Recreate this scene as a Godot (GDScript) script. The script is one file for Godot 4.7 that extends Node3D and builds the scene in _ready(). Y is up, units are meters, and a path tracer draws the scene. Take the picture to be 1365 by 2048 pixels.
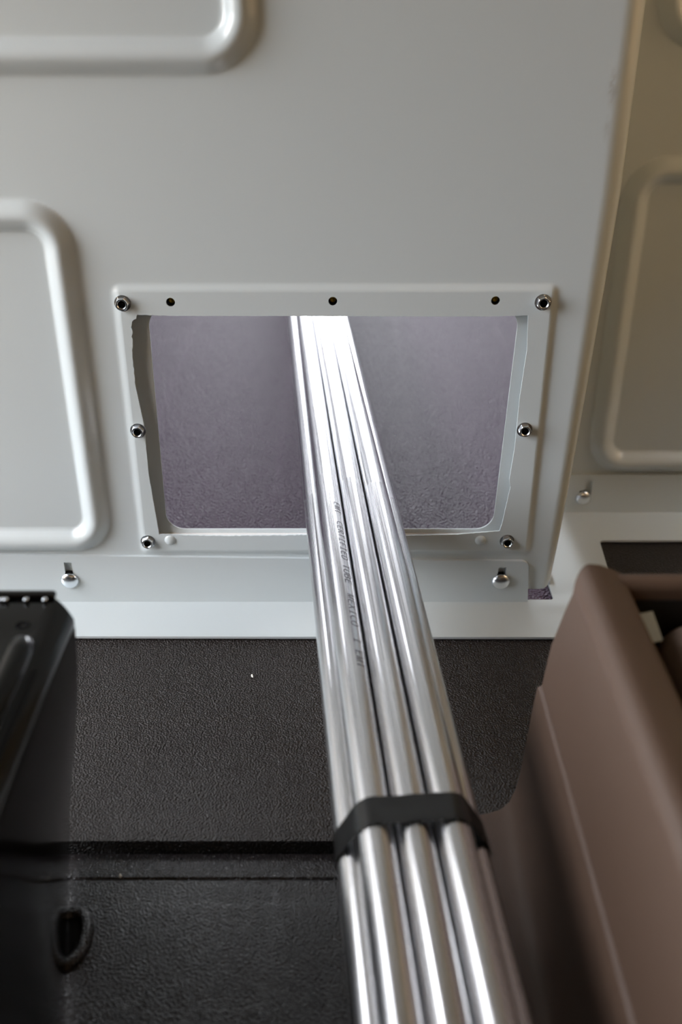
extends Node3D

var M := {}
var taken := {}

# ------------------------------------------------------------------ helpers
func numbered(n: String) -> String:
	if not taken.has(n):
		taken[n] = 0
		return n
	taken[n] += 1
	return "%s_%03d" % [n, taken[n]]

func tag(o: Node, label := "", category := "", group := "", kind := "") -> Node:
	if label != "": o.set_meta("label", label)
	if category != "": o.set_meta("category", category)
	if group != "": o.set_meta("group", group)
	if kind != "": o.set_meta("kind", kind)
	return o

func base(called: String, at := Vector3.ZERO) -> Node3D:
	var o := Node3D.new()
	o.name = numbered(called)
	add_child(o, true)
	o.position = at
	return o

func put(mesh: Mesh, called: String, mat: Material, parent: Node = null, at := Vector3.ZERO) -> MeshInstance3D:
	var o := MeshInstance3D.new()
	o.mesh = mesh
	o.material_override = mat
	if parent == null:
		o.name = numbered(called)
		add_child(o, true)
	else:
		o.name = called
		parent.add_child(o, true)
	o.position = at
	return o

func quad(st: SurfaceTool, a: Vector3, b: Vector3, c: Vector3, d: Vector3) -> void:
	# a b c d counter-clockwise seen from outside; Godot's front faces run clockwise
	for p in [a, c, b, a, d, c]:
		st.add_vertex(p)

func add_box(st: SurfaceTool, lo: Vector3, hi: Vector3) -> void:
	var v := [Vector3(lo.x, lo.y, lo.z), Vector3(hi.x, lo.y, lo.z), Vector3(hi.x, hi.y, lo.z), Vector3(lo.x, hi.y, lo.z),
		Vector3(lo.x, lo.y, hi.z), Vector3(hi.x, lo.y, hi.z), Vector3(hi.x, hi.y, hi.z), Vector3(lo.x, hi.y, hi.z)]
	quad(st, v[4], v[5], v[6], v[7])
	quad(st, v[1], v[0], v[3], v[2])
	quad(st, v[0], v[4], v[7], v[3])
	quad(st, v[5], v[1], v[2], v[6])
	quad(st, v[7], v[6], v[2], v[3])
	quad(st, v[0], v[1], v[5], v[4])

func boxes(list: Array) -> ArrayMesh:
	var st := SurfaceTool.new()
	st.begin(Mesh.PRIMITIVE_TRIANGLES)
	st.set_smooth_group(-1)
	for b in list:
		add_box(st, b[0], b[1])
	st.generate_normals()
	return st.commit()

# box with chamfered / rounded edges (superellipsoid-free: rounded by sphere sweep)
func round_box(size: Vector3, r: float, n := 5) -> ArrayMesh:
	var st := SurfaceTool.new()
	st.begin(Mesh.PRIMITIVE_TRIANGLES)
	st.set_smooth_group(1)
	var h := size / 2.0 - Vector3(r, r, r)
	var rows := []
	var lat := n * 2 + 2
	var lon := n * 4 + 4
	for i in lat:
		var k: int = i if i <= n else i - 1
		var a := -PI / 2 + PI / 2 * float(k) / n
		var row := []
		for j in lon:
			var q: int = j / (n + 1)
			var b := PI / 2 * (q + float(j % (n + 1)) / n)
			var d := Vector3(cos(a) * cos(b), sin(a), cos(a) * sin(b))
			var sx := 1.0 if (q == 0 or q == 3) else -1.0
			var sz := 1.0 if q < 2 else -1.0
			var sy := -1.0 if i <= n else 1.0
			row.append(Vector3(sx * h.x, sy * h.y, sz * h.z) + d * r)
		rows.append(row)
	for i in lat - 1:
		for j in lon:
			var j2 := (j + 1) % lon
			quad(st, rows[i][j2], rows[i][j], rows[i + 1][j], rows[i + 1][j2])
	for j in range(1, lon - 1):
		for p in [rows[0][0], rows[0][j + 1], rows[0][j]]: st.add_vertex(p)
		for p in [rows[lat - 1][0], rows[lat - 1][j], rows[lat - 1][j + 1]]: st.add_vertex(p)
	st.generate_normals()
	return st.commit()

# lathe about z: profile of (radius, z), running from the outside back rim to the front centre
func lathe_z(profile: Array, seg := 24, smooth := true) -> ArrayMesh:
	var st := SurfaceTool.new()
	st.begin(Mesh.PRIMITIVE_TRIANGLES)
	st.set_smooth_group(1 if smooth else -1)
	for i in profile.size() - 1:
		var p: Vector2 = profile[i]
		var q: Vector2 = profile[i + 1]
		for j in seg:
			var a := TAU * j / seg
			var b := TAU * (j + 1) / seg
			quad(st, Vector3(cos(a) * p.x, sin(a) * p.x, p.y), Vector3(cos(b) * p.x, sin(b) * p.x, p.y),
				Vector3(cos(b) * q.x, sin(b) * q.x, q.y), Vector3(cos(a) * q.x, sin(a) * q.x, q.y))
	st.generate_normals()
	return st.commit()

# closed (x, y) outline, anticlockwise, drawn along z from z0[i] to z1; smooth where the outline bends gently
func loft_z(outline: PackedVector2Array, z0: Array, z1: float, crease := 0.75) -> ArrayMesh:
	var n := outline.size()
	var vs := PackedVector3Array()
	var ns := PackedVector3Array()
	var idx := PackedInt32Array()
	var en := []
	for i in n:
		var d := (outline[(i + 1) % n] - outline[i]).normalized()
		en.append(Vector2(d.y, -d.x))
	for i in n:
		var j := (i + 1) % n
		var na: Vector2 = en[i]
		var nb: Vector2 = en[i]
		var prev: Vector2 = en[(i + n - 1) % n]
		var next: Vector2 = en[j]
		if prev.dot(na) > crease: na = (na + prev).normalized()
		if next.dot(nb) > crease: nb = (nb + next).normalized()
		var k := vs.size()
		vs.append_array([Vector3(outline[i].x, outline[i].y, z0[i]), Vector3(outline[j].x, outline[j].y, z0[j]), Vector3(outline[j].x, outline[j].y, z1), Vector3(outline[i].x, outline[i].y, z1)])
		ns.append_array([Vector3(na.x, na.y, 0), Vector3(nb.x, nb.y, 0), Vector3(nb.x, nb.y, 0), Vector3(na.x, na.y, 0)])
		idx.append_array([k, k + 2, k + 1, k, k + 3, k + 2])
	var tri := Geometry2D.triangulate_polygon(outline)
	for side in 2:
		var k := vs.size()
		for i in n:
			vs.append(Vector3(outline[i].x, outline[i].y, z0[i] if side == 0 else z1))
			ns.append(Vector3(0, 0, -1 if side == 0 else 1))
		for t in range(0, tri.size(), 3):
			var a := tri[t]
			var b := tri[t + 1]
			var c := tri[t + 2]
			var ccw := (outline[b] - outline[a]).cross(outline[c] - outline[a]) > 0
			if ccw == (side == 0):
				idx.append_array([k + a, k + b, k + c])
			else:
				idx.append_array([k + a, k + c, k + b])
	return arrays(vs, ns, idx)

func arrays(vs: PackedVector3Array, ns: PackedVector3Array, idx: PackedInt32Array, uv := PackedVector2Array(), col := PackedColorArray()) -> ArrayMesh:
	var a := []
	a.resize(Mesh.ARRAY_MAX)
	a[Mesh.ARRAY_VERTEX] = vs
	a[Mesh.ARRAY_NORMAL] = ns
	a[Mesh.ARRAY_INDEX] = idx
	if uv.size() > 0: a[Mesh.ARRAY_TEX_UV] = uv
	if col.size() > 0: a[Mesh.ARRAY_COLOR] = col
	var m := ArrayMesh.new()
	m.add_surface_from_arrays(Mesh.PRIMITIVE_TRIANGLES, a)
	return m

# tube along z, hollow
func tube(r: float, ri: float, z0: float, z1: float, seg := 40) -> ArrayMesh:
	var vs := PackedVector3Array()
	var ns := PackedVector3Array()
	var uv := PackedVector2Array()
	var idx := PackedInt32Array()
	for part in 4:  # outside, inside, two end rings
		var k := vs.size()
		for j in seg + 1:
			var a := TAU * j / seg
			var d := Vector3(cos(a), sin(a), 0)
			var p: Vector3
			var q: Vector3
			var n1: Vector3
			if part == 0:
				p = d * r + Vector3(0, 0, z0); q = d * r + Vector3(0, 0, z1); n1 = d
			elif part == 1:
				p = d * ri + Vector3(0, 0, z1); q = d * ri + Vector3(0, 0, z0); n1 = -d
			elif part == 2:
				p = d * ri + Vector3(0, 0, z0); q = d * r + Vector3(0, 0, z0); n1 = Vector3(0, 0, -1)
			else:
				p = d * r + Vector3(0, 0, z1); q = d * ri + Vector3(0, 0, z1); n1 = Vector3(0, 0, 1)
			vs.append(p); vs.append(q)
			ns.append(n1); ns.append(n1)
			uv.append(Vector2(float(j) / seg, p.z)); uv.append(Vector2(float(j) / seg, q.z))
		for j in seg:
			var b := k + j * 2
			idx.append_array([b, b + 1, b + 3, b, b + 3, b + 2])
	return arrays(vs, ns, idx, uv)

func steps(stops: Array) -> PackedFloat64Array:
	# stops: [[start, step], [next, step], ..., [end]]
	var out := PackedFloat64Array()
	for i in stops.size() - 1:
		var a: float = stops[i][0]
		var b: float = stops[i + 1][0]
		var n := maxi(1, roundi((b - a) / float(stops[i][1])))
		for k in n:
			out.append(a + (b - a) * k / n)
	out.append(stops[-1][0])
	return out

func rrect(x: float, y: float, x0: float, x1: float, y0: float, y1: float, r: float) -> float:
	var px := absf(x - (x0 + x1) / 2) - (x1 - x0) / 2 + r
	var py := absf(y - (y0 + y1) / 2) - (y1 - y0) / 2 + r
	return Vector2(maxf(px, 0), maxf(py, 0)).length() + minf(maxf(px, py), 0) - r

func bead(d: float, half: float, h: float) -> float:
	var t := absf(d) / half
	if t >= 1.0: return 0.0
	return h * pow(0.5 + 0.5 * cos(PI * t), 0.55)

func smooth01(t: float) -> float:
	t = clampf(t, 0, 1)
	return t * t * (3 - 2 * t)

func round_poly(pts: Array, radii: Array, n := 6) -> PackedVector2Array:
	var out := PackedVector2Array()
	var c := pts.size()
	for i in c:
		var p: Vector2 = pts[i]
		var r: float = radii[i]
		if r <= 0:
			out.append(p)
			continue
		var a: Vector2 = (pts[(i + c - 1) % c] - p).normalized()
		var b: Vector2 = (pts[(i + 1) % c] - p).normalized()
		var half := acos(clampf(a.dot(b), -1, 1)) / 2
		var l := r / tan(half)
		var centre := p + (a + b).normalized() * (r / sin(half))
		var s := p + a * l - centre
		var e := p + b * l - centre
		var turn := s.angle_to(e)
		for k in n + 1:
			out.append(centre + s.rotated(turn * k / n))
	return out

func csg_plate(outline: PackedVector2Array, z0: float, z1: float) -> CSGPolygon3D:
	var c := CSGPolygon3D.new()
	c.polygon = outline
	c.mode = CSGPolygon3D.MODE_DEPTH
	c.depth = z1 - z0
	c.position.z = z1   # depth runs towards -z
	return c

func csg_box(lo: Vector3, hi: Vector3, op := CSGShape3D.OPERATION_SUBTRACTION) -> CSGBox3D:
	var c := CSGBox3D.new()
	c.size = hi - lo
	c.position = (lo + hi) / 2
	c.operation = op
	return c

func csg_hole(x: float, y: float, z: float, r: float, h := 0.04) -> CSGCylinder3D:
	var c := CSGCylinder3D.new()
	c.radius = r
	c.height = h
	c.sides = 24
	c.rotation.x = PI / 2
	c.position = Vector3(x, y, z)
	c.operation = CSGShape3D.OPERATION_SUBTRACTION
	return c

func csg_out(c: CSGShape3D, called: String, mat: Material, parent: Node) -> void:
	c.name = called
	c.set("material", mat)
	for k in c.get_children():
		if k is CSGShape3D: k.set("material", mat)
	parent.add_child(c, true)

# ------------------------------------------------------------------ materials
func noise_image(size: int, freq: float, kind: int, seed_: int, octaves := 1, aniso := 1.0) -> Image:
	var n := FastNoiseLite.new()
	n.seed = seed_
	n.noise_type = kind
	n.frequency = freq
	n.fractal_type = FastNoiseLite.FRACTAL_FBM if octaves > 1 else FastNoiseLite.FRACTAL_NONE
	n.fractal_octaves = octaves
	return n.get_seamless_image(size, size)

func normal_tex(im: Image, strength: float) -> ImageTexture:
	var c := im.duplicate()
	c.convert(Image.FORMAT_RGBA8)
	c.bump_map_to_normal_map(strength)
	return ImageTexture.create_from_image(c)

func mat(color: Color, rough: float, metal := 0.0, spec := 0.5) -> StandardMaterial3D:
	var m := StandardMaterial3D.new()
	m.albedo_color = color
	m.roughness = rough
	m.metallic = metal
	m.metallic_specular = spec
	return m

func triplanar(m: StandardMaterial3D, scale: float) -> void:
	m.uv1_triplanar = true
	m.uv1_world_triplanar = true
	m.uv1_scale = Vector3(scale, scale, scale)

func make_materials() -> void:
	var peel := normal_tex(noise_image(512, 0.03, FastNoiseLite.TYPE_SIMPLEX_SMOOTH, 3, 2), 2.0)
	M.paint = mat(Color(0.797, 0.825, 0.833), 0.24)
	M.paint.normal_enabled = true
	M.paint.normal_texture = peel
	M.paint.normal_scale = 0.08
	M.paint.vertex_color_use_as_albedo = true
	triplanar(M.paint, 9.0)
	M.paint_plain = M.paint.duplicate()
	M.paint_plain.vertex_color_use_as_albedo = false
	M.raw = mat(Color(0.9, 0.89, 0.88), 0.6)
	# pebbled black rubber
	var pebble := noise_image(1024, 0.045, FastNoiseLite.TYPE_SIMPLEX_SMOOTH, 11, 2)
	M.mat = mat(Color(0.13, 0.10, 0.085), 0.48)
	M.mat.normal_enabled = true
	M.mat.normal_texture = normal_tex(pebble, 24.0)
	M.mat.normal_scale = 1.0
	triplanar(M.mat, 8.2)
	M.cargo = mat(Color(0.35, 0.265, 0.345), 0.42, 0.0, 0.32)
	M.cargo.normal_enabled = true
	M.cargo.normal_texture = normal_tex(noise_image(1024, 0.045, FastNoiseLite.TYPE_SIMPLEX_SMOOTH, 23, 2), 38.0)
	M.cargo.normal_scale = 1.0
	triplanar(M.cargo, 5.2)
	M.mat_smooth = mat(Color(0.12, 0.105, 0.11), 0.31)
	M.mat_smooth.normal_enabled = true
	M.mat_smooth.normal_texture = M.mat.normal_texture
	M.mat_smooth.normal_scale = 0.45
	triplanar(M.mat_smooth, 9.0)
	# galvanised conduit: fine lengthwise streaks (u runs round the tube, v along it)
	var rng := RandomNumberGenerator.new()
	rng.seed = 5
	var im := Image.create(256, 512, false, Image.FORMAT_RGB8)
	var rim := Image.create(256, 512, false, Image.FORMAT_RGB8)
	var mott := FastNoiseLite.new()
	mott.seed = 8
	mott.frequency = 0.02
	var line := []
	for x in 256: line.append(rng.randf())
	for y in 512:
		for x in 256:
			var v: float = 0.87 + 0.05 * (line[x] - 0.5) + 0.05 * mott.get_noise_2d(x * 1.5, y * 0.35)
			if x == 77 or x == 78: v -= 0.12
			im.set_pixel(x, y, Color(v, v * 1.0, v * 1.01))
			var r: float = 0.25 + 0.10 * (line[(x * 7) % 256] - 0.5) + 0.12 * mott.get_noise_2d(x * 2.0 + 300, y * 0.2)
			rim.set_pixel(x, y, Color(r, r, r))
	M.conduit = mat(Color.WHITE, 1.0, 1.0)
	M.conduit.albedo_texture = ImageTexture.create_from_image(im)
	M.conduit.roughness_texture = ImageTexture.create_from_image(rim)
	M.ink = mat(Color(0.36, 0.35, 0.39), 0.45, 0.4)
	M.tape = mat(Color(0.035, 0.033, 0.032), 0.28)
	M.zinc = mat(Color(0.90, 0.92, 0.94), 0.26, 1.0)
	M.bore = mat(Color(0.03, 0.027, 0.025), 0.8, 0.0, 0.2)
	M.brass = mat(Color(0.62, 0.50, 0.18), 0.35, 1.0)
	M.black_steel = mat(Color(0.03, 0.027, 0.025), 0.12, 0.0, 0.38)
	M.brown = mat(Color(0.315, 0.245, 0.20), 0.5, 0.0, 0.4)
	M.brown.normal_enabled = true
	M.brown.normal_texture = M.mat.normal_texture
	M.brown.normal_scale = 0.12
	triplanar(M.brown, 14.0)
	M.dark = mat(Color(0.06, 0.055, 0.055), 0.7)
	M.cushion = mat(Color(0.43, 0.37, 0.33), 0.8)
	M.tag = mat(Color(0.72, 0.78, 0.84), 0.6)
	M.liner = mat(Color(0.55, 0.47, 0.36), 0.9)
	M.trimgrey = mat(Color(0.30, 0.29, 0.27), 0.8)
	M.cargo_wall = mat(Color(0.47, 0.46, 0.48), 0.6)
	M.crumb = mat(Color(0.85, 0.83, 0.8), 0.7)
	M.stucco = mat(Color(0.66, 0.55, 0.40), 0.9)
	M.tan = mat(Color(0.5, 0.42, 0.33), 0.7)
	M.glass = mat(Color(0.9, 0.95, 0.95, 0.08), 0.02)
	M.glass.transparency = BaseMaterial3D.TRANSPARENCY_ALPHA

# ------------------------------------------------------------------ the partition
const PLATEAU := 0.0031

func edge_x(y: float) -> float:   # where the flat of the partition ends and its rolled edge begins
	return lerpf(0.2150, 0.2280, pow(clampf((y - 0.01) / 0.42, 0, 1), 0.7))
func edge_r(y: float) -> float:
	return lerpf(0.0085, 0.0225, pow(clampf(y / 0.42, 0, 1), 0.7))

func wall_height(x: float, y: float) -> float:
	var h := 0.0
	h = maxf(h, bead(rrect(x, y, -0.62, -0.2535, 0.0775, 0.4115, 0.029), 0.0138, 0.0098))
	h = maxf(h, bead(rrect(x, y, -0.80, -0.0815, 0.5405, 0.95, 0.033), 0.0145, 0.0098))
	var d := rrect(x, y, -0.2125, 0.2020, 0.0590, 0.3515, 0.010)
	h = maxf(h, PLATEAU * smooth01(-d / 0.0085))
	return h

func sheet(xs: PackedFloat64Array, ys: PackedFloat64Array, hf: Callable, warp: Callable, skip: Rect2, tint: Callable) -> ArrayMesh:
	var nx := xs.size()
	var ny := ys.size()
	var vs := PackedVector3Array()
	var ns := PackedVector3Array()
	var cs := PackedColorArray()
	var idx := PackedInt32Array()
	vs.resize(nx * ny); ns.resize(nx * ny); cs.resize(nx * ny)
	for j in ny:
		for i in nx:
			var x: float = warp.call(xs[i], ys[j])
			vs[j * nx + i] = Vector3(x, ys[j], hf.call(x, ys[j]))
			cs[j * nx + i] = tint.call(x, ys[j])
	for j in ny:
		for i in nx:
			var a := vs[j * nx + maxi(i - 1, 0)]
			var b := vs[j * nx + mini(i + 1, nx - 1)]
			var c := vs[maxi(j - 1, 0) * nx + i]
			var d := vs[mini(j + 1, ny - 1) * nx + i]
			ns[j * nx + i] = (b - a).cross(d - c).normalized()
	for j in ny - 1:
		for i in nx - 1:
			var mid := Vector2((xs[i] + xs[i + 1]) / 2, (ys[j] + ys[j + 1]) / 2)
			if skip.has_point(mid): continue
			var k := j * nx + i
			idx.append_array([k, k + nx + 1, k + 1, k, k + nx, k + nx + 1])
	return arrays(vs, ns, idx, PackedVector2Array(), cs)

func pl(p: Vector2) -> Vector2:   # a mark measured on the panel's plane, carried to the raised frame just in front of it
	return Vector2(p.x * 0.9956, 0.608 + (p.y - 0.608) * 0.9956)

func jag(pts: Array, amount: Array, rng: RandomNumberGenerator) -> PackedVector2Array:
	var out := PackedVector2Array()
	for i in pts.size():
		var a: Vector2 = pl(pts[i])
		var b: Vector2 = pl(pts[(i + 1) % pts.size()])
		var n := maxi(1, int(a.distance_to(b) / 0.0022))
		var side := (b - a).normalized().orthogonal()
		for k in n:
			var j: float = amount[i] * rng.randf_range(-1, 1) if k > 0 else 0.0
			out.append(a.lerp(b, float(k) / n) + side * j)
	return out

func hex_nut() -> Node3D:
	var root := MeshInstance3D.new()
	var st := SurfaceTool.new()
	st.begin(Mesh.PRIMITIVE_TRIANGLES)
	st.set_smooth_group(-1)
	var R := 0.0063
	var hgt := 0.0062
	var ch := 0.0009
	var seg := 36
	var ring := func(r: float, z: float, hexy: float) -> Array:
		var o := []
		for j in seg:
			var a := TAU * j / seg
			var w := fposmod(a + PI / 6, PI / 3) - PI / 6
			var hexr := r * cos(PI / 6) / cos(w)
			var rr := lerpf(r, hexr, hexy)
			o.append(Vector3(cos(a + PI / 6) * rr, sin(a + PI / 6) * rr, z))
		return o
	var rings := [ring.call(R + 0.0016, 0.0, 0.0), ring.call(R + 0.0014, 0.0009, 0.0), ring.call(R, 0.0013, 1.0), ring.call(R, hgt - ch, 1.0), ring.call(R * 0.86, hgt, 0.25),
		ring.call(0.0043, hgt, 0.0), ring.call(0.0036, hgt - 0.0008, 0.0), ring.call(0.0036, 0.0004, 0.0)]
	for i in rings.size() - 1:
		for j in seg:
			var j2 := (j + 1) % seg
			quad(st, rings[i][j], rings[i][j2], rings[i + 1][j2], rings[i + 1][j])
	st.generate_normals()
	root.mesh = st.commit()
	root.material_override = M.zinc
	var b := MeshInstance3D.new()
	b.mesh = lathe_z([Vector2(0.0037, 0.0020), Vector2(0.0001, 0.0018)], 20)
	b.material_override = M.bore
	b.name = "bore"
	b.set_meta("label", "dark bore of the nut")
	root.add_child(b)
	return root

func carriage_bolt() -> Node3D:
	var root := MeshInstance3D.new()
	var prof := [Vector2(0.0001, 0.0), Vector2(0.0094, 0.0), Vector2(0.0097, 0.0006)]
	for k in range(1, 9):
		var a := PI / 2 * k / 8.0
		prof.append(Vector2(maxf(0.0001, 0.0097 * cos(a)), 0.0006 + 0.0052 * sin(a)))
	root.mesh = lathe_z(prof, 36)
	root.material_override = M.zinc
	var neck := MeshInstance3D.new()
	neck.mesh = boxes([[Vector3(-0.0036, -0.0036, -0.004), Vector3(0.0036, 0.0098, 0.0004)]])
	neck.material_override = M.bore
	neck.name = "square_neck"
	root.add_child(neck)
	return root

func build_partition() -> void:
	var wall := base("wall_back")
	tag(wall, "white painted steel bulkhead with rounded beads and a cut rectangular opening", "", "", "structure")
	var stain := FastNoiseLite.new()
	stain.seed = 4
	stain.frequency = 60.0
	var grime := func(x: float, y: float) -> Color:
		var k := 1.0
		var c := Color(1, 1, 1)
		# rusty smear beside the rolled edge, with a grain of its own
		var q := Vector2((x - 0.2275) / 0.004, (y - 0.5165) / 0.016)
		var s := clampf(1.2 - q.length(), 0, 1) * clampf(0.6 + stain.get_noise_2d(x * 6, y * 3), 0, 1)
		q = Vector2((x - 0.2265) / 0.003, (y - 0.484) / 0.012)
		s = maxf(s, 0.6 * clampf(1.2 - q.length(), 0, 1) * clampf(0.5 + stain.get_noise_2d(x * 6 + 9, y * 3), 0, 1))
		c = c.lerp(Color(0.52, 0.42, 0.34), 0.6 * s)
		return c
	var skip := Rect2(-0.2035, 0.0680, 0.3965, 0.2745)
	var xs := steps([[-0.70, 0.006], [-0.37, 0.0022], [-0.2035, 0.0030], [0.1930, 0.0016], [0.2205, 1.0]])
	var ys := steps([[0.0165, 0.002], [0.0680, 0.0030], [0.3425, 0.0016], [0.352, 0.0024], [0.60, 0.006], [0.68, 1.0]])
	var warp := func(x: float, y: float) -> float:
		return x if x <= 0.2035 else lerpf(0.2035, edge_x(y), (x - 0.2035) / 0.017)
	put(sheet(xs, ys, wall_height, warp, skip, grime), "front_skin", M.paint, wall)
	# rolled edge on the right, running back to the recessed panel
	var vs := PackedVector3Array()
	var ns := PackedVector3Array()
	var cs := PackedColorArray()
	var idx := PackedInt32Array()
	var rows := steps([[0.014, 0.001], [0.056, 0.004], [0.60, 0.02], [1.02, 0.1], [1.5, 1.0]])
	var per := 16
	for y in rows:
		# the lower end of the roll is cut away on a curve
		var xe := edge_x(y)
		var r := edge_r(y)
		for k in per:
			var a := PI / 2 * minf(1.0, float(k) / (per - 2))
			var p := Vector3(xe + r * sin(a), y, -r + r * cos(a))
			if k == per - 1: p.z = -0.2
			vs.append(p)
			ns.append(Vector3(sin(a), 0, cos(a)))
			cs.append(grime.call(p.x, p.y) if k < 5 else Color.WHITE)
	for j in rows.size() - 1:
		for k in per - 1:
			if rows[j] < 0.0165 + 0.026 * pow(float(k) / (per - 2), 3.0):
				continue
			var q := j * per + k
			idx.append_array([q, q + per + 1, q + 1, q, q + per, q + per + 1])
	put(arrays(vs, ns, idx, PackedVector2Array(), cs), "rolled_edge", M.paint, wall)
	put(boxes([[Vector3(-0.95, 0.014, -0.0015), Vector3(-0.70, 1.5, 0)], [Vector3(-0.70, 1.10, -0.0015), Vector3(-0.255, 1.5, 0)], [Vector3(-0.255, 0.68, -0.0015), Vector3(0.2275, 1.5, 0)]]), "upper_skin", M.paint_plain, wall)
	# raised frame round the opening, its inner edge cut by hand
	var rng := RandomNumberGenerator.new()
	rng.seed = 12
	var cut := [Vector2(-0.1962, 0.3105), Vector2(-0.1985, 0.286), Vector2(-0.1990, 0.251), Vector2(-0.1945, 0.209), Vector2(-0.1950, 0.154), Vector2(-0.1906, 0.0838),
		Vector2(-0.1217, 0.0820), Vector2(-0.0353, 0.0832), Vector2(0.0667, 0.0825), Vector2(0.1200, 0.0838), Vector2(0.1657, 0.0880), Vector2(0.1677, 0.0957), Vector2(0.1729, 0.1397), Vector2(0.1710, 0.1483), Vector2(0.1735, 0.182),
		Vector2(0.1738, 0.2356), Vector2(0.1765, 0.2865), Vector2(0.1744, 0.3200), Vector2(0.140, 0.3190), Vector2(-0.155, 0.3195), Vector2(-0.1902, 0.3205), Vector2(-0.1915, 0.3165), Vector2(-0.1955, 0.3140)]
	var rough := [0.0009, 0.0004, 0.0001, 0.0001, 0.0001, 0.0003, 0.0004, 0.0003, 0.0002, 0.0003, 0.0002, 0.0002, 0.0001, 0.0001, 0.0001, 0.0001, 0.0001, 0.0001, 0.0001, 0.0002, 0.0006, 0.0009, 0.0009]
	# the outer rim stands under the edge of the pressed skin so that the two read as one sheet
	var frame := csg_plate(PackedVector2Array([Vector2(-0.2040, 0.0675), Vector2(0.1935, 0.0675), Vector2(0.1935, 0.3430), Vector2(-0.2040, 0.3430)]), PLATEAU - 0.0016, PLATEAU)
	var hole := csg_plate(jag(cut, rough, rng), -0.02, 0.02)
	hole.operation = CSGShape3D.OPERATION_SUBTRACTION
	frame.add_child(hole)
	hole.position.z = 0.02
	var screws := [Vector2(-0.158, 0.3326), Vector2(-0.0076, 0.3335), Vector2(0.1431, 0.3340)]
	for s in screws:
		var c := pl(s)
		frame.add_child(csg_hole(c.x, c.y, 0.0, 0.0041))
	csg_out(frame, "opening_frame", M.paint_plain, wall)
	for s in screws:
		var c := pl(s)
		var cup := put(lathe_z([Vector2(0.0001, -0.0068), Vector2(0.0041, -0.0068), Vector2(0.0041, 0.0022)], 24), "screw_hole", M.dark, wall, Vector3(c.x, c.y, 0))
		var head := put(lathe_z([Vector2(0.0029, -0.0066), Vector2(0.0029, -0.0026), Vector2(0.0022, -0.0020), Vector2(0.0017, -0.0020), Vector2(0.0013, -0.0030), Vector2(0.0001, -0.0032)], 18), "brass_screw", M.brass, cup)
		head.set_meta("label", "brass screw sunk in a round hole")
	# second skin behind, with its own round-cornered opening
	var back := csg_plate(PackedVector2Array([Vector2(-0.95, 0.0), Vector2(0.219, 0.0), Vector2(0.219, 1.5), Vector2(-0.95, 1.5)]), -0.0085, -0.007)
	var o2 := csg_plate(round_poly([Vector2(-0.1828, 0.0868), Vector2(0.1592, 0.0868), Vector2(0.1672, 0.3260), Vector2(-0.1810, 0.3260)], [0.019, 0.019, 0.019, 0.019], 10), -0.03, 0.0)
	o2.operation = CSGShape3D.OPERATION_SUBTRACTION
	back.add_child(o2)
	o2.position.z = 0.02
	var win := csg_box(Vector3(-0.70, 0.68, -0.04), Vector3(-0.255, 1.10, 0.04))
	back.add_child(win)
	win.position.z = 0.007
	var notch := csg_box(Vector3(0.196, -0.02, -0.04), Vector3(0.26, 0.03, 0.04))
	back.add_child(notch)
	csg_out(back, "inner_skin", M.paint_plain, wall)
	# folded lip joining the two skins under the opening
	var lip := put(boxes([[Vector3(-0.1925, 0.0700, -0.0068), Vector3(0.1690, 0.0826, 0.0014)]]), "sill_flange", M.raw, wall)
	lip.set_meta("label", "bare white cut edge under the opening")
	# pressed dimples
	for d in [Vector2(-0.1796, 0.0768), Vector2(0.1466, 0.0766)]:
		var c := pl(d)
		put(lathe_z([Vector2(0.0062, -0.0006), Vector2(0.0054, 0.0005), Vector2(0.0040, 0.0016), Vector2(0.0022, 0.0022), Vector2(0.0001, 0.0024)], 24), "dimple", M.paint_plain, wall, Vector3(c.x, c.y, PLATEAU))
	# hex nuts
	var nut := hex_nut()
	var turn := [0.1, 0.35, 0.2, 0.05, 0.4, 0.25]
	var spots := [Vector2(-0.2025, 0.3316), Vector2(0.1871, 0.3326), Vector2(-0.2009, 0.2026), Vector2(0.1815, 0.2037), Vector2(-0.2029, 0.0752), Vector2(0.1745, 0.0758)]
	for i in spots.size():
		var c := pl(spots[i])
		var n: Node3D = nut if i == 0 else nut.duplicate()
		n.name = "hex_nut"
		wall.add_child(n, true)
		n.position = Vector3(c.x, c.y, PLATEAU - 0.0006)
		n.rotation.z = turn[i]
		n.set_meta("label", "zinc plated hex nut on the frame of the opening")

	# recessed panel to the right
	var wr := base("wall_right_recess", Vector3(0, 0, -0.2))
	tag(wr, "shaded recessed bulkhead panel with a rounded rectangular bead", "", "", "structure")
	var hr := func(x: float, y: float) -> float:
		var h := bead(rrect(x, y, 0.3165, 0.78, 0.0715, 0.4150, 0.030), 0.0140, 0.0105)
		return maxf(h, bead(rrect(x, y, 0.3270, 0.78, 0.5460, 0.95, 0.033), 0.0145, 0.0098))
	var xr := steps([[0.219, 0.004], [0.29, 0.0022], [0.45, 0.008], [0.95, 1.0]])
	var yr := steps([[0.0, 0.006], [0.055, 0.0024], [0.60, 0.008], [1.02, 1.0]])
	put(sheet(xr, yr, hr, func(x: float, _y: float) -> float: return x, Rect2(), func(_x: float, _y: float) -> Color: return Color.WHITE), "front_skin", M.paint, wr)
	put(boxes([[Vector3(0.219, 0.0, -0.014), Vector3(0.95, 1.5, -0.012)], [Vector3(0.219, 1.02, -0.012), Vector3(0.95, 1.5, 0.0)]]), "inner_skin", M.paint_plain, wr)

	# base flange: upright legs, and the flat lip on the floor
	var fl := base("trim_1")
	tag(fl, "white sheet metal base flange bolted along the foot of the bulkhead", "", "", "structure")
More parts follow.
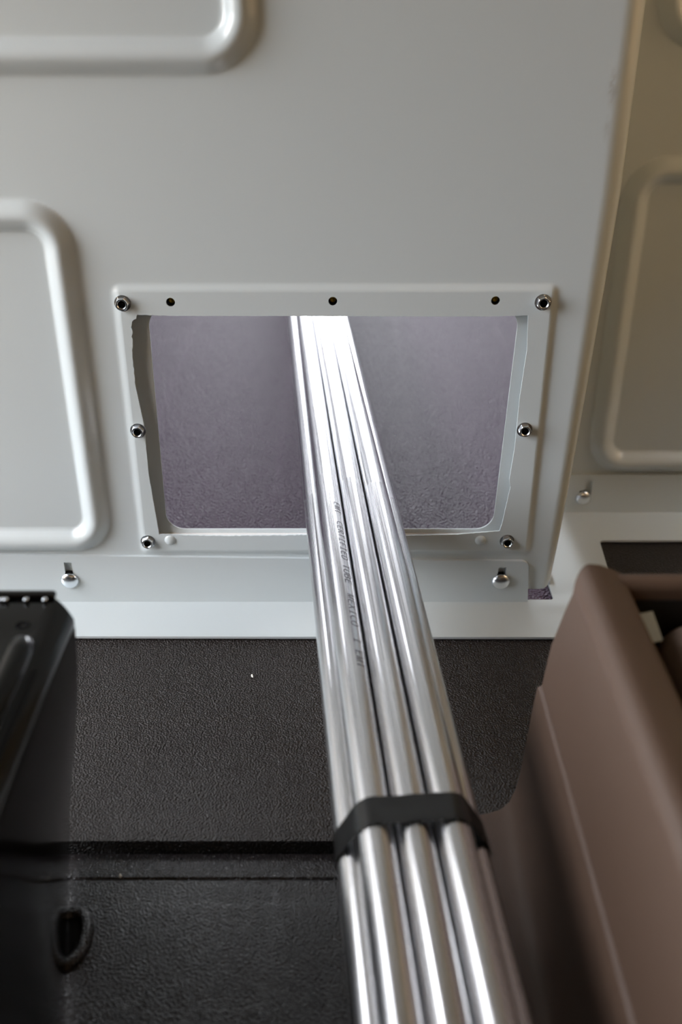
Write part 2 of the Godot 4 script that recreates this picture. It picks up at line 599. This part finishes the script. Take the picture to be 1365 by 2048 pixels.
	var leg := csg_plate(round_poly([Vector2(-0.95, 0.0), Vector2(0.2022, 0.0), Vector2(0.1985, 0.0540), Vector2(-0.95, 0.0700)], [0, 0, 0.008, 0]), 0.0004, 0.0044)
	for s in [[-0.2893, 0.0526], [0.1713, 0.0466]]:
		leg.add_child(csg_box(Vector3(s[0] - 0.0042, 0.024, -0.02), Vector3(s[0] + 0.0042, s[1], 0.02)))
		leg.get_child(-1).position.z = 0.0
	csg_out(leg, "upright_leg", M.paint_plain, fl)
	var leg2 := csg_plate(PackedVector2Array([Vector2(0.2300, 0.0), Vector2(0.95, 0.0), Vector2(0.95, 0.0545), Vector2(0.2300, 0.0555)]), -0.1996, -0.1958)
	leg2.add_child(csg_box(Vector3(0.3030, 0.016, -0.02), Vector3(0.3115, 0.0465, 0.02)))
	leg2.get_child(-1).position.z = 0.0
	csg_out(leg2, "upright_leg", M.paint_plain, fl)
	put(boxes([[Vector3(0.2310, 0.0, -0.199), Vector3(0.2328, 0.008, -0.03)]]), "side_leg", M.paint_plain, fl)
	var flat := round_poly([Vector2(-0.95, 0.0), Vector2(-0.95, -0.0655), Vector2(0.2945, -0.0690), Vector2(0.3095, 0.1265), Vector2(0.95, 0.1280), Vector2(0.95, 0.1995), Vector2(0.2312, 0.1995), Vector2(0.2312, 0.0)], [0, 0, 0.004, 0.005, 0, 0, 0, 0.004])
	var zz := []
	for p in flat: zz.append(0.0)
	var plate := put(loft_z(flat, zz, 0.0026), "floor_lip", M.paint_plain, fl)
	plate.rotation.x = -PI / 2
	var bolt := carriage_bolt()
	var bs := [Vector3(-0.2898, 0.0304, 0.0045), Vector3(0.1708, 0.0291, 0.0045), Vector3(0.3022, 0.0236, -0.1957)]
	for i in 3:
		var b: Node3D = bolt if i == 0 else bolt.duplicate()
		b.name = "carriage_bolt"
		fl.add_child(b, true)
		b.position = bs[i]
		b.rotation = Vector3([0.10, 0.06, 0.04][i], [0.06, -0.03, 0.05][i], 0.1 * i)
		b.set_meta("label", "shiny domed carriage bolt at the foot of a slot")

# ------------------------------------------------------------------ the conduit bundle
const PITCH := 0.0241
const PIPE_R := 0.0117

func build_bundle() -> void:
	var turn := atan(0.0756)
	var axis := Vector3(sin(turn), 0, cos(turn))
	var across := Vector3(cos(turn), 0, -sin(turn))
	var at0 := Vector3(0.0101, 0.1196, 0.0)
	var rowh := PITCH * 0.866
	var mesh := tube(PIPE_R, PIPE_R - 0.0012, -2.25, 0.80)
	var list := [
		[-1.0, 1, "conduit", "galvanised steel conduit, left of the three on top, with printed lettering"],
		[0.0, 1, "conduit", "galvanised steel conduit in the middle of the three on top of the bundle"],
		[1.0, 1, "conduit", "galvanised steel conduit, right of the three on top of the bundle"],
		[-1.5, 0, "conduit", "galvanised steel conduit at the far left side of the taped bundle"],
		[1.5, 0, "conduit", "galvanised steel conduit at the far right side of the taped bundle"],
		[-0.5, 0, "conduit", "galvanised steel conduit in the core, under the left gap of the top three"],
		[0.5, 0, "conduit", "galvanised steel conduit in the core, under the right gap of the top three"],
		[-1.0, -1, "conduit", "galvanised steel conduit, left one of the three resting on the sill"],
		[0.0, -1, "conduit", "galvanised steel conduit, middle one of the three resting on the sill"],
		[1.0, -1, "conduit", "galvanised steel conduit, right one of the three resting on the sill"]]
	for i in list.size():
		var a: Array = list[i]
		var o := put(mesh, a[2], M.conduit)
		tag(o, a[3], "pipe", "conduits in the taped bundle")
		o.position = at0 + across * (a[0] * PITCH) + Vector3(0, a[1] * rowh, 0) + axis * (0.006 * ((i * 7) % 5 - 2))
		o.rotation.y = turn
		# each tube is rolled to its own angle about its axis
		o.rotate_object_local(Vector3(0, 0, 1), [0.0, 2.2, 4.45, 1.3, 3.1, 0.5, 2.7, 4.1, 5.2, 1.9][i])
		if i == 0:
			lettering(o)
	# tape: the hull of the bundle, a little proud, as a band with soft wrinkles
	var pts := PackedVector2Array()
	for c in [Vector2(-1, 1), Vector2(1, 1), Vector2(1.5, 0), Vector2(1, -1), Vector2(-1, -1), Vector2(-1.5, 0)]:
		for k in 24:
			pts.append(Vector2(c.x * PITCH, c.y * rowh) + Vector2.from_angle(TAU * k / 24) * (PIPE_R + 0.0008))
	var hull := Geometry2D.convex_hull(pts)
	hull.remove_at(hull.size() - 1)
	var dense := PackedVector2Array()
	for i in hull.size():
		var a := hull[i]
		var b := hull[(i + 1) % hull.size()]
		var n := maxi(1, int(a.distance_to(b) / 0.003))
		for k in n: dense.append(a.lerp(b, float(k) / n))
	var nz := FastNoiseLite.new()
	nz.seed = 9
	nz.frequency = 45.0
	var vs := PackedVector3Array()
	var idx := PackedInt32Array()
	var st := SurfaceTool.new()
	st.begin(Mesh.PRIMITIVE_TRIANGLES)
	st.set_smooth_group(1)
	var m := dense.size()
	var layers := [[-0.0115, 0.0], [-0.008, 0.0], [-0.003, 0.0], [0.002, 0.0001], [0.007, 0.0003], [0.0115, 0.0003]]
	var ring := []
	for l in layers:
		var row := []
		for i in m:
			var p := dense[i]
			var nrm := (dense[(i + 1) % m] - dense[(i + m - 1) % m]).normalized()
			nrm = Vector2(nrm.y, -nrm.x)
			var wob := 0.00030 * nz.get_noise_3d(p.x * 3, p.y * 3, l[0] * 2)
			var seam := 0.0003 if (p.x > -0.004 and p.y > 0) else 0.0
			var q: Vector2 = p + nrm * (l[1] + wob + (seam if l[1] >= 0 else 0.0))
			row.append(Vector3(q.x, q.y, l[0] + 0.0008 * nz.get_noise_2d(p.x * 2 + 5, p.y * 2)))
		ring.append(row)
	for l in ring.size() - 1:
		for i in m:
			var j := (i + 1) % m
			quad(st, ring[l][j], ring[l][i], ring[l + 1][i], ring[l + 1][j])
	st.generate_normals()
	var tape := put(st.commit(), "tape_band", M.tape)
	tag(tape, "glossy black tape band wrapped round the conduit bundle", "tape")
	tape.position = at0 + axis * 0.4535
	tape.rotation.y = turn

func lettering(pipe: Node3D) -> void:
	var t := TextMesh.new()
	var f := SystemFont.new()
	f.font_names = PackedStringArray(["Droid Sans Mono", "Droid Sans"])
	t.font = f
	t.text = "EMT  CERTIFIED TUBE  MEXICO  I EMT"
	t.font_size = 64
	t.pixel_size = 0.0068 / 46.0
	t.depth = 0.0
	t.curve_step = 2.0
	t.horizontal_alignment = HORIZONTAL_ALIGNMENT_LEFT
	t.vertical_alignment = VERTICAL_ALIGNMENT_CENTER
	var a := t.get_mesh_arrays()
	var src: PackedVector3Array = a[Mesh.ARRAY_VERTEX]
	var ind: PackedInt32Array = a[Mesh.ARRAY_INDEX] if a[Mesh.ARRAY_INDEX] != null else PackedInt32Array()
	var st := SurfaceTool.new()
	st.begin(Mesh.PRIMITIVE_TRIANGLES)
	var r := PIPE_R + 0.00009
	var order := ind
	if order.is_empty():
		for i in src.size(): order.append(i)
	var tri := []
	for i in order: tri.append(src[i])
	for level in 2:   # small enough to follow the round of the tube
		var fine := []
		for k in range(0, tri.size(), 3):
			var ab: Vector3 = (tri[k] + tri[k + 1]) / 2
			var bc: Vector3 = (tri[k + 1] + tri[k + 2]) / 2
			var ca: Vector3 = (tri[k + 2] + tri[k]) / 2
			fine.append_array([tri[k], ab, ca, ab, tri[k + 1], bc, ca, bc, tri[k + 2], ab, bc, ca])
		tri = fine
	for p in tri:
		var ang := deg_to_rad(60.0) - float(p.y) / r
		# letters run along the tube towards the camera, their tops to the right
		st.set_normal(Vector3(cos(ang), sin(ang), 0))
		st.add_vertex(Vector3(cos(ang) * r, sin(ang) * r, 0.062 + p.x * 1.35))
	var o := put(st.commit(), "printed_lettering", M.ink, pipe)
	o.set_meta("label", "faint grey lettering printed along the tube")

# ------------------------------------------------------------------ seats on either side
func build_seats() -> void:
	# left: bare black steel pedestal
	var ped := base("seat_pedestal", Vector3(-0.3, 0, 0.75))
	tag(ped, "glossy black steel seat pedestal at the left of the aisle", "seat base")
	var off := -ped.position
	var side := Node3D.new()
	side.name = "shell"
	# top plate with folded edge and side plate that leans under to the floor
	var top := 0.25
	var prof := []
	prof.append(Vector2(-0.55, top))
	prof.append(Vector2(-0.188, top))
	for k in range(1, 9):
		var a := PI / 2 * k / 8.0
		prof.append(Vector2(-0.188 + 0.018 * sin(a), top - 0.018 + 0.018 * cos(a)))
	var nprof := prof.size()
	for k in range(1, 9):
		prof.append(Vector2(-0.170, top - 0.018 - (top - 0.018) * k / 8.0))
	var vs := PackedVector3Array()
	var ns := PackedVector3Array()
	var idx := PackedInt32Array()
	var zs := steps([[0.0, 0.02], [0.25, 0.05], [0.75, 1.0]])
	var n := prof.size()
	for s in zs:
		for i in n:
			var p: Vector2 = prof[i]
			var t := clampf((top - p.y) / top, 0, 1)
			var z0 := lerpf(0.3625, 0.377, clampf((p.x + 0.188) / 0.018, 0, 1))
			z0 = lerpf(z0, 0.335, t) if t > 0 else z0
			var z := z0 + s
			var foot := -0.215 + 0.215 * clampf(z - 0.335, 0, 0.19)
			var lean := smooth01((t - 0.05) / 0.95) * 0.4 + t * 0.6
			vs.append(Vector3(lerpf(p.x, foot, lean) if t > 0.05 else p.x, p.y, z))
	for j in zs.size():
		for i in n:
			var a := vs[j * n + maxi(i - 1, 0)]
			var b := vs[j * n + mini(i + 1, n - 1)]
			var c := vs[maxi(j - 1, 0) * n + i]
			var d := vs[mini(j + 1, zs.size() - 1) * n + i]
			ns.append((d - c).cross(b - a).normalized())
	for j in zs.size() - 1:
		for i in n - 1:
			var k := j * n + i
			idx.append_array([k, k + 1, k + n + 1, k, k + n + 1, k + n])
	side.free()
	put(arrays(vs, ns, idx), "folded_shell", M.black_steel, ped, off)
	# a sheet closing the back below the top
	put(boxes([[Vector3(-0.55, 0.0, 0.42), Vector3(-0.20, top - 0.004, 0.424)]]), "back_plate", M.black_steel, ped, off)
	# pressed rib on the top plate
	var rib := SurfaceTool.new()
	rib.begin(Mesh.PRIMITIVE_TRIANGLES)
	rib.set_smooth_group(1)
	var rr := []
	for zi in 24:
		var s := float(zi) / 23
		var z := 0.408 + (0.62 - 0.408) * s
		var w := 0.0085 * sqrt(clampf((z - 0.4075) / 0.010, 0, 1))
		var row := []
		for k in 13:
			var a := PI * k / 12
			row.append(Vector3(-0.1905 - cos(a) * w * 0.95, top - 0.0008 + sin(a) * w, z))
		rr.append(row)
	for i in 23:
		for k in 12:
			quad(rib, rr[i][k], rr[i + 1][k], rr[i + 1][k + 1], rr[i][k + 1])
	rib.generate_normals()
	put(rib.commit(), "rib", M.black_steel, ped, off)
	put(round_box(Vector3(0.0032, 0.0016, 0.09), 0.0007), "slot", M.bore, ped, off + Vector3(-0.1770, top - 0.0006, 0.485))
	# bolt hole, and the welded bar along the rear edge
	var hole := put(lathe_z([Vector2(0.0048, 0.0), Vector2(0.0040, 0.0007), Vector2(0.0034, 0.0002), Vector2(0.0001, -0.0001)], 24), "bolt_hole", M.bore, ped, off + Vector3(-0.1965, top, 0.3965))
	hole.rotation.x = -PI / 2
	put(round_box(Vector3(0.34, 0.005, 0.008), 0.0023), "edge_bar", M.black_steel, ped, off + Vector3(-0.354, top + 0.0008, 0.3645))
	for x in [-0.2165, -0.2140, -0.2010, -0.1890]:
		put(round_box(Vector3(0.003, 0.0022, 0.003), 0.001), "spot_weld", M.zinc, ped, off + Vector3(x, top + 0.0022, 0.371))

	# right: brown moulded cover
	var cov := base("passenger_seat", Vector3(0.3, 0, 0.75))
	tag(cov, "brown seat with a moulded plastic side cover at the right of the aisle", "seat")
	off = -cov.position
	var pr := PackedVector2Array()
	var zb := []
	var sec := [[0.1880, 0.0, 0.345], [0.1880, 0.250, 0.345], [0.1850, 0.2555, 0.345], [0.1800, 0.2580, 0.345], [0.1700, 0.2625, 0.346]]
	for s in sec:
		pr.append(Vector2(s[0], s[1])); zb.append(s[2])
	for k in range(0, 9):
		var a := PI / 2 * k / 8.0
		pr.append(Vector2(0.1625 - 0.0125 * sin(a), 0.2515 + 0.0125 * cos(a)))
		zb.append(lerpf(0.347, 0.362, smooth01(k / 8.0)))
	for s in [[0.1497, 0.225, 0.348], [0.1495, 0.184, 0.327], [0.1495, 0.1395, 0.315], [0.1492, 0.1378, 0.3148], [0.1468, 0.1362, 0.3145], [0.1462, 0.1345, 0.3142], [0.1452, 0.110, 0.311], [0.1440, 0.080, 0.3095], [0.1425, 0.050, 0.3095], [0.1400, 0.030, 0.310],
		[0.1355, 0.016, 0.311], [0.1290, 0.009, 0.312], [0.1200, 0.006, 0.313], [0.0950, 0.004, 0.318], [0.0940, 0.0, 0.318]]:
		pr.append(Vector2(s[0], s[1])); zb.append(s[2])
	put(loft_z(pr, zb, 1.3, 0.8), "side_shell", M.brown, cov, off)
	put(round_box(Vector3(0.45, 0.25, 0.017), 0.006), "rear_rim", M.brown, cov, off + Vector3(0.394, 0.1325, 0.3535))
	put(boxes([[Vector3(0.188, 0.002, 0.360), Vector3(0.62, 0.02, 1.3)], [Vector3(0.1881, 0.002, 0.3622), Vector3(0.1895, 0.238, 1.3)], [Vector3(0.1881, 0.002, 0.3622), Vector3(0.6, 0.246, 0.3632)]]), "inner_well", M.dark, cov, off)
	var t := put(round_box(Vector3(0.013, 0.020, 0.0008), 0.0003), "printed_tag", M.tag, cov, off + Vector3(0.1965, 0.236, 0.3790))
	t.rotation = Vector3(-0.9, 0.15, 0.1)
	t.set_meta("label", "pale blue paper tag inside the seat cover")
	var cu := put(round_box(Vector3(0.15, 0.236, 0.34), 0.024, 8), "seat_bolster", M.cushion, cov, off + Vector3(0.277, 0.122, 0.5355))
	cu.set_meta("label", "rounded fabric bolster inside the cover")

# ------------------------------------------------------------------ floor, shell of the van
func build_floor() -> void:
	var fc := base("floor")
	tag(fc, "black pebbled rubber floor mat of the cab", "", "", "structure")
	put(boxes([[Vector3(-0.95, -0.04, 0.0), Vector3(0.95, -0.0025, 0.3345)], [Vector3(0.2312, -0.04, -0.2), Vector3(0.95, -0.0025, 0.0)]]), "rear_mat", M.mat, fc)
	# the mat ends in a gap; the next piece starts with a sloping border strip
	var o := PackedVector2Array([Vector2(-0.3405, -0.040), Vector2(-0.3405, -0.0105), Vector2(-0.3425, -0.0085), Vector2(-0.3680, -0.0048), Vector2(-0.3695, -0.0062), Vector2(-0.3712, -0.0048), Vector2(-0.3740, -0.0036), Vector2(-0.45, -0.0030), Vector2(-1.9, -0.0030), Vector2(-1.9, -0.040)])
	var z := []
	for p in o: z.append(-0.95)
	var fm := put(loft_z(o, z, 0.95), "front_mat", M.mat_smooth, fc)
	fm.rotation.y = PI / 2
	put(boxes([[Vector3(-0.95, -0.045, 0.30), Vector3(0.95, -0.020, 0.36)]]), "gap_bed", M.dark, fc)
	# grommet in the mat beside the pedestal
	var g := SurfaceTool.new()
	g.begin(Mesh.PRIMITIVE_TRIANGLES)
	g.set_smooth_group(1)
	var rr := []
	for i in 28:
		var a := TAU * i / 28
		var row := []
		for k in 11:
			var b := PI * k / 10
			var w := 0.0125 + 0.0055 * cos(b)
			row.append(Vector3(cos(a) * w, 0.0055 * sin(b), sin(a) * (w + 0.010)))
		rr.append(row)
	for i in 28:
		for k in 10:
			quad(g, rr[i][k], rr[i][k + 1], rr[(i + 1) % 28][k + 1], rr[(i + 1) % 28][k])
	g.generate_normals()
	var gm := put(g.commit(), "grommet", M.mat_smooth, fc, Vector3(-0.1950, -0.0034, 0.425))
	gm.set_meta("label", "raised rubber rim of a slot in the floor")
	var gh := put(round_box(Vector3(0.0150, 0.003, 0.035), 0.0012), "slot_hole", M.bore, gm, Vector3(0, 0.0012, 0))
	gh.set_meta("label", "dark slot")
	var rng := RandomNumberGenerator.new()
	rng.seed = 31
	var cr := [[Vector3(-0.0865, -0.0010, 0.1273), "white crumb lying on the black mat left of the conduits"], [Vector3(-0.1688, -0.0040, 0.3679), "white crumb lying in the groove of the front floor mat"]]
	for c in cr:
		var st := SurfaceTool.new()
		st.begin(Mesh.PRIMITIVE_TRIANGLES)
		st.set_smooth_group(-1)
		var ring := []
		for i in 7:
			var a := TAU * i / 7
			ring.append(Vector3(cos(a) * 0.0014 * rng.randf_range(0.6, 1.3), rng.randf_range(-0.0004, 0.0004), sin(a) * 0.0026 * rng.randf_range(0.6, 1.3)))
		for i in 7:
			var j := (i + 1) % 7
			for p in [Vector3(0, 0.0014, 0), ring[i], ring[j], Vector3(0, -0.001, 0), ring[j], ring[i]]: st.add_vertex(p)
		st.generate_normals()
		var o2 := put(st.commit(), "crumb", M.crumb, null, c[0])
		o2.rotation.y = 0.4
		tag(o2, c[1], "debris", "white crumbs on the floor")
	var fb := put(boxes([[Vector3(-0.95, -0.04, -3.2), Vector3(0.95, -0.0025, -0.2)], [Vector3(-0.95, -0.04, -0.2), Vector3(0.2312, -0.0025, 0.0)]]), "floor_cargo", M.cargo)
	tag(fb, "grained dark floor of the cargo bay seen through the opening", "", "", "structure")

func build_shell() -> void:
	var H := 1.5
	var w := put(boxes([[Vector3(-0.99, -0.04, 0.0), Vector3(-0.95, 0.15, 1.9)], [Vector3(-0.99, 1.18, 0.0), Vector3(-0.95, H, 1.9)], [Vector3(-0.99, 0.15, 0.0), Vector3(-0.95, 1.18, 0.08)], [Vector3(-0.99, 0.15, 0.80), Vector3(-0.95, 1.18, 1.9)]]), "wall_left", M.trimgrey)
	tag(w, "grey door side of the cab with a window opening", "", "", "structure")
	w = put(boxes([[Vector3(0.95, -0.04, -0.22), Vector3(0.99, 0.45, 1.9)], [Vector3(0.95, 1.15, -0.22), Vector3(0.99, H, 1.9)], [Vector3(0.95, 0.45, -0.22), Vector3(0.99, 1.15, -0.14)], [Vector3(0.95, 0.45, 0.34), Vector3(0.99, 1.15, 1.9)]]), "wall_right", M.liner)
	tag(w, "tan trimmed side of the cab with a window opening", "", "", "structure")
	w = put(boxes([[Vector3(-0.99, -0.04, 1.9), Vector3(0.99, 1.02, 1.94)], [Vector3(-0.99, 1.34, 1.9), Vector3(0.99, H, 1.94)], [Vector3(-0.99, 1.02, 1.9), Vector3(0.0, 1.34, 1.94)], [Vector3(0.85, 1.02, 1.9), Vector3(0.99, 1.34, 1.94)]]), "wall_front", M.trimgrey)
	tag(w, "grey front of the cab with the windscreen opening", "", "", "structure")
	w = put(boxes([[Vector3(-6.0, -0.6, 3.6), Vector3(3.0, 3.6, 3.8)], [Vector3(2.8, -0.6, -3.0), Vector3(3.0, 3.6, 3.6)]]), "wall_building", M.stucco)
	tag(w, "tan rendered building walls standing close to the front and side of the van", "", "", "structure")
	w = put(boxes([[Vector3(-0.99, H, -0.2), Vector3(0.99, H + 0.03, 1.94)]]), "ceiling", M.liner)
	tag(w, "tan headliner of the cab", "", "", "structure")
	w = put(boxes([[Vector3(-0.99, H, -3.2), Vector3(0.99, H + 0.03, -0.2)]]), "ceiling_cargo", M.cargo_wall)
	tag(w, "grey roof of the cargo bay", "", "", "structure")
	w = put(boxes([[Vector3(-0.99, -0.04, -3.2), Vector3(-0.95, H, -1.55)], [Vector3(-0.99, 1.38, -1.55), Vector3(-0.95, H, -0.16)], [Vector3(-0.99, -0.04, -1.55), Vector3(-0.95, 0.92, -0.16)], [Vector3(-0.99, -0.04, -0.16), Vector3(-0.95, H, 0.0)]]), "wall_cargo_left", M.cargo_wall)
	tag(w, "grey side of the cargo bay on the left with a long window", "", "", "structure")
	w = put(boxes([[Vector3(-0.99, -0.04, -3.24), Vector3(0.99, 0.42, -3.2)], [Vector3(-0.99, 1.35, -3.24), Vector3(0.99, H, -3.2)], [Vector3(-0.99, 0.42, -3.24), Vector3(-0.8, 1.35, -3.2)], [Vector3(0.8, 0.42, -3.24), Vector3(0.99, 1.35, -3.2)]]), "wall_cargo_rear", M.cargo_wall)
	tag(w, "grey rear doors of the cargo bay with windows", "", "", "structure")
	w = put(boxes([[Vector3(0.96, -0.04, -3.2), Vector3(0.99, H, -0.22)]]), "wall_cargo_right", M.cargo_wall)
	tag(w, "grey side of the cargo bay on the right", "", "", "structure")

func _ready() -> void:
	# camera: 35 mm lens upright, between the seats, looking down at the bulkhead
	var cam := Camera3D.new()
	cam.name = "camera"
	add_child(cam)
	cam.position = Vector3(0, 0.608, 0.9)
	cam.rotation_degrees = Vector3(-28.9, 0, 0)
	cam.near = 0.02
	cam.far = 200.0
	var lens := CameraAttributesPhysical.new()
	lens.frustum_focal_length = 35.0
	lens.frustum_focus_distance = 0.95
	lens.exposure_aperture = 4.0
	lens.frustum_near = 0.02
	lens.frustum_far = 200.0
	cam.attributes = lens
	cam.fov = rad_to_deg(2.0 * atan(1024.0 / 1991.0))
	cam.current = true
	# sky
	var env := Environment.new()
	env.background_mode = Environment.BG_SKY
	var sky := Sky.new()
	var sm := ProceduralSkyMaterial.new()
	sm.sky_top_color = Color(0.885, 0.895, 0.915)
	sm.sky_horizon_color = Color(0.915, 0.94, 0.965)
	sm.ground_bottom_color = Color(0.42, 0.40, 0.37)
	sm.ground_horizon_color = Color(0.62, 0.60, 0.57)
	sm.sky_energy_multiplier = 1.0
	sky.sky_material = sm
	env.sky = sky
	env.background_energy_multiplier = 4.0
	env.tonemap_mode = Environment.TONE_MAPPER_LINEAR
	env.tonemap_exposure = 4.1
	env.sdfgi_enabled = true
	env.ssao_enabled = true
	env.ssil_enabled = true
	var we := WorldEnvironment.new()
	we.name = "environment"
	we.environment = env
	add_child(we)
	make_materials()
	build_shell()
	build_floor()
	build_partition()
	build_bundle()
	build_seats()
